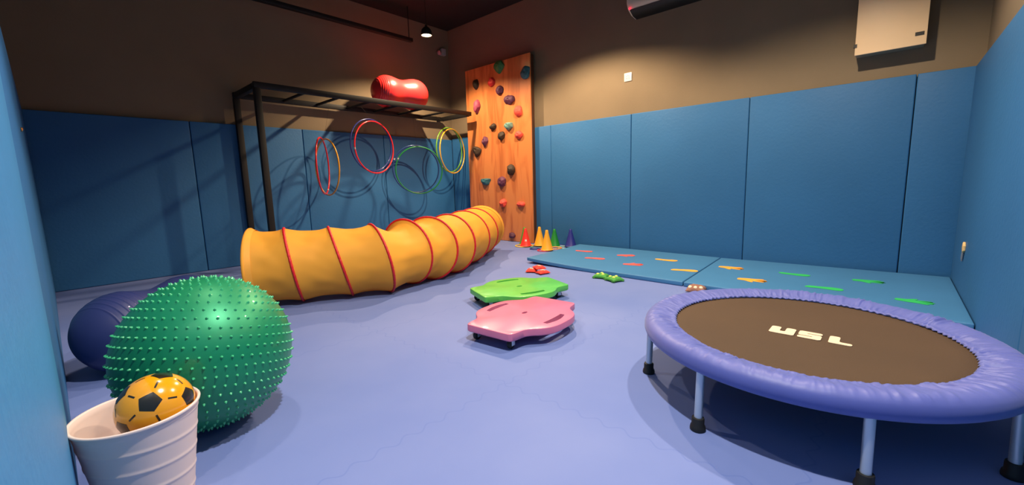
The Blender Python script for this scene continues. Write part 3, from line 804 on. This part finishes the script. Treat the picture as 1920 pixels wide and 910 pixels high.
for ex, ey in ((-.035, .035), (-.038, .0), (-.032, -.035)):
    bm = bmesh.new(); bmesh.ops.create_uvsphere(bm, u_segments=16, v_segments=10, radius=.015)
    bmesh.ops.translate(bm, vec=(ex, ey, .036), verts=bm.verts); obj('cream_dot', bm, mat('cream_felt', (246, 226, 190), .8), t, True, None)

# ------------------------------------------------------------ things on the right wall
t = thing('power_socket', 'white square power socket with round holes on the brown wall', 'socket', (XW, 2.255, 1.93))
bm = bmesh.new(); box(bm, -.009, 0, -.045, .045, -.045, .045, .003, 3); obj('cover_plate', bm, M_WHITEPLASTIC, t)
bm = bmesh.new()
for y, z in ((0, .017), (.013, .008), (-.013, .008), (.013, -.014), (-.013, -.014)): lathe(bm, [(0, -.0008), (.0035, -.0008), (.0035, .0008), (0, .0008)], 12, Matrix.Translation((-.0095, y, z)) @ Matrix.Rotation(PI/2, 4, 'Y'))
obj('socket_holes', bm, M_DARK, t)

CB = 4.30
t = thing('electrical_cabinet', 'cream metal electrical cabinet mounted high on the right wall', 'cabinet', (XW, .1, 1.69))
M_CAB = mat('cream_enamel', (250, 216, 170), .45, var=.02, bump=.05)
bm = bmesh.new(); box(bm, CB+.014-XW, -.001, -.190, .195, .025, .80, .003); obj('cabinet_body', bm, mat('cabinet_shell', (150, 140, 120), .5), t)
bm = bmesh.new(); box(bm, CB-XW, CB+.013-XW, -.197, .198, .017, .805, .003); dr = obj('door', bm, M_CAB, t)
bm = bmesh.new(); box(bm, CB-.004-XW, CB-.0005-XW, -.182, -.135, .080, .104, .001, 1); obj('latch', bm, M_DARK, dr)
for z in (.085, .70):
    bm = bmesh.new(); box(bm, CB-.003-XW, CB+.012-XW, .1985, .207, z-.012, z+.014, .001, 1); box(bm, CB-.003-XW, CB-.0005-XW, .186, .1985, z-.012, z+.014); obj('hinge', bm, M_DARK, dr)

t = thing('air_conditioner', 'wall mounted air conditioner at the top edge of the photo with a red light', 'air conditioner', (XW, 1.75, 2.50))
M_AC = mat('ivory_plastic', (216, 200, 176), .45, var=.02)
pr_ = [(-.001, .0), (-.10, .015), (-.175, .055), (-.205, .11), (-.205, .25), (-.19, .29), (-.001, .29)]
bm = bmesh.new(); y0, y1 = -.43, .43
A_ = [bm.verts.new((x, y0, z)) for x, z in pr_]; B_ = [bm.verts.new((x, y1, z)) for x, z in pr_]
bm.faces.new(A_); bm.faces.new(B_[::-1])
for k in range(len(pr_)): bm.faces.new((A_[k], A_[(k+1) % len(pr_)], B_[(k+1) % len(pr_)], B_[k]))
bmesh.ops.bevel(bm, geom=bm.edges[:], offset=.006, segments=2, affect='EDGES'); obj('casing', bm, M_AC, t)
bm = bmesh.new(); A2 = [(-.012, .0010), (-.098, .0120), (-.172, .0515), (-.170, .0465), (-.097, .0065), (-.012, -.0040)]
vs = []
for y in (y0+.02, y1-.02): vs.append([bm.verts.new((x, y, z)) for x, z in A2])
bm.faces.new(vs[0]); bm.faces.new(vs[1][::-1])
for k in range(6): bm.faces.new((vs[0][k], vs[0][(k+1) % 6], vs[1][(k+1) % 6], vs[1][k]))
obj('shaded_air_flap', bm, M_DARK, t)  # flap widened and darkened to stand in for the shade under the casing
def emis(name, rgb, s):
    m = bpy.data.materials.new(name); m.use_nodes = True; b = m.node_tree.nodes['Principled BSDF']
    b.inputs['Base Color'].default_value = lin(rgb); b.inputs['Emission Color'].default_value = lin(rgb); b.inputs['Emission Strength'].default_value = s; return m
bm = bmesh.new(); bmesh.ops.create_uvsphere(bm, u_segments=14, v_segments=10, radius=.011); bmesh.ops.translate(bm, vec=(-.19, .40, .055), verts=bm.verts)
obj('indicator_light', bm, emis('red_indicator', (255, 40, 60), 1.2), t)

t = thing('wall_siren', 'small grey wall box with a pink lamp high in the far corner', 'alarm', (4.29, YW, 2.80))
bm = bmesh.new(); box(bm, -.005, .075, -.06, -.001, -.04, .055, .005); obj('siren_box', bm, mat('grey_plastic', (170, 166, 162), .5), t)
bm = bmesh.new(); bmesh.ops.create_uvsphere(bm, u_segments=20, v_segments=12, radius=.034); bmesh.ops.translate(bm, vec=(-.04, -.04, -.012), verts=bm.verts); obj('siren_lamp', bm, mat('pink_lens', (230, 140, 140), .3), t)

# small glossy dot added as a lamp reflection on the far left pad
bm = bmesh.new(); lathe(bm, [(0, .0), (.009, .0), (.011, .003), (.007, .007), (0, .009)], 24, Matrix.Rotation(PI/2, 4, 'Y'))
o = obj('glint_dot', bm, mat('glint_gold', (220, 180, 120), .25, .9)); o.location = (-.0335, 3.0, 1.12); tag(o, 'tiny shiny dot standing in for a lamp reflection on the dark left pad', 'glint')

# ------------------------------------------------------------ lamps
M_GLOW = emis('warm_lamp_face', (255, 214, 150), 14)
for i, ((x, y, z), pw, colr, size) in enumerate(LAMPS):
    labs = ['black pendant lamp glowing in the far corner above the red ball', 'black pendant lamp above the middle of the right wall', 'black pendant lamp above the spiky green ball',
            'black pendant lamp above the white bucket', 'black pendant lamp above the trampoline']
    t = thing('pendant_lamp', labs[i], 'lamp', (x, y, z), group='pendant lamps')
    bm = bmesh.new(); lathe(bm, [(.060, .0), (.064, 0), (.066, .03), (.060, .06), (.035, .09), (.016, .10), (.014, .12), (0, .12), (0, .1), (.03, .084), (.054, .058), (.060, .03), (.060, 0)], 40); obj('lamp_shade', bm, M_BLACKMETAL, t)
    bm = bmesh.new(); lathe(bm, [(0, .006), (.059, .006), (.059, .012), (0, .012)], 40); obj('lamp_face', bm, M_GLOW, t)
    bm = bmesh.new(); tube(bm, [(0, 0, .12), (0, 0, ZC-z)], .003, 8); obj('lamp_cable', bm, M_BLACKMETAL, t)
    ld = bpy.data.lights.new('lamp_light', 'SPOT'); ld.energy = pw; ld.color = colr; ld.spot_size = math.radians(size); ld.spot_blend = .40; ld.shadow_soft_size = .035
    lo = bpy.data.objects.new('lamp_light', ld); COL.objects.link(lo); lo.parent = t; lo.location = (0, 0, -.012)
bm = bmesh.new(); box(bm, 1.0, 3.55, 4.90, 4.96, 2.715, 2.76, .003); 
for x in (1.15, 3.5): box(bm, x-.004, x+.004, 4.914, 4.922, 2.76, ZC)
tag(obj('light_track', bm, M_BLACKMETAL), 'thin black light track hanging under the dark ceiling', 'track')
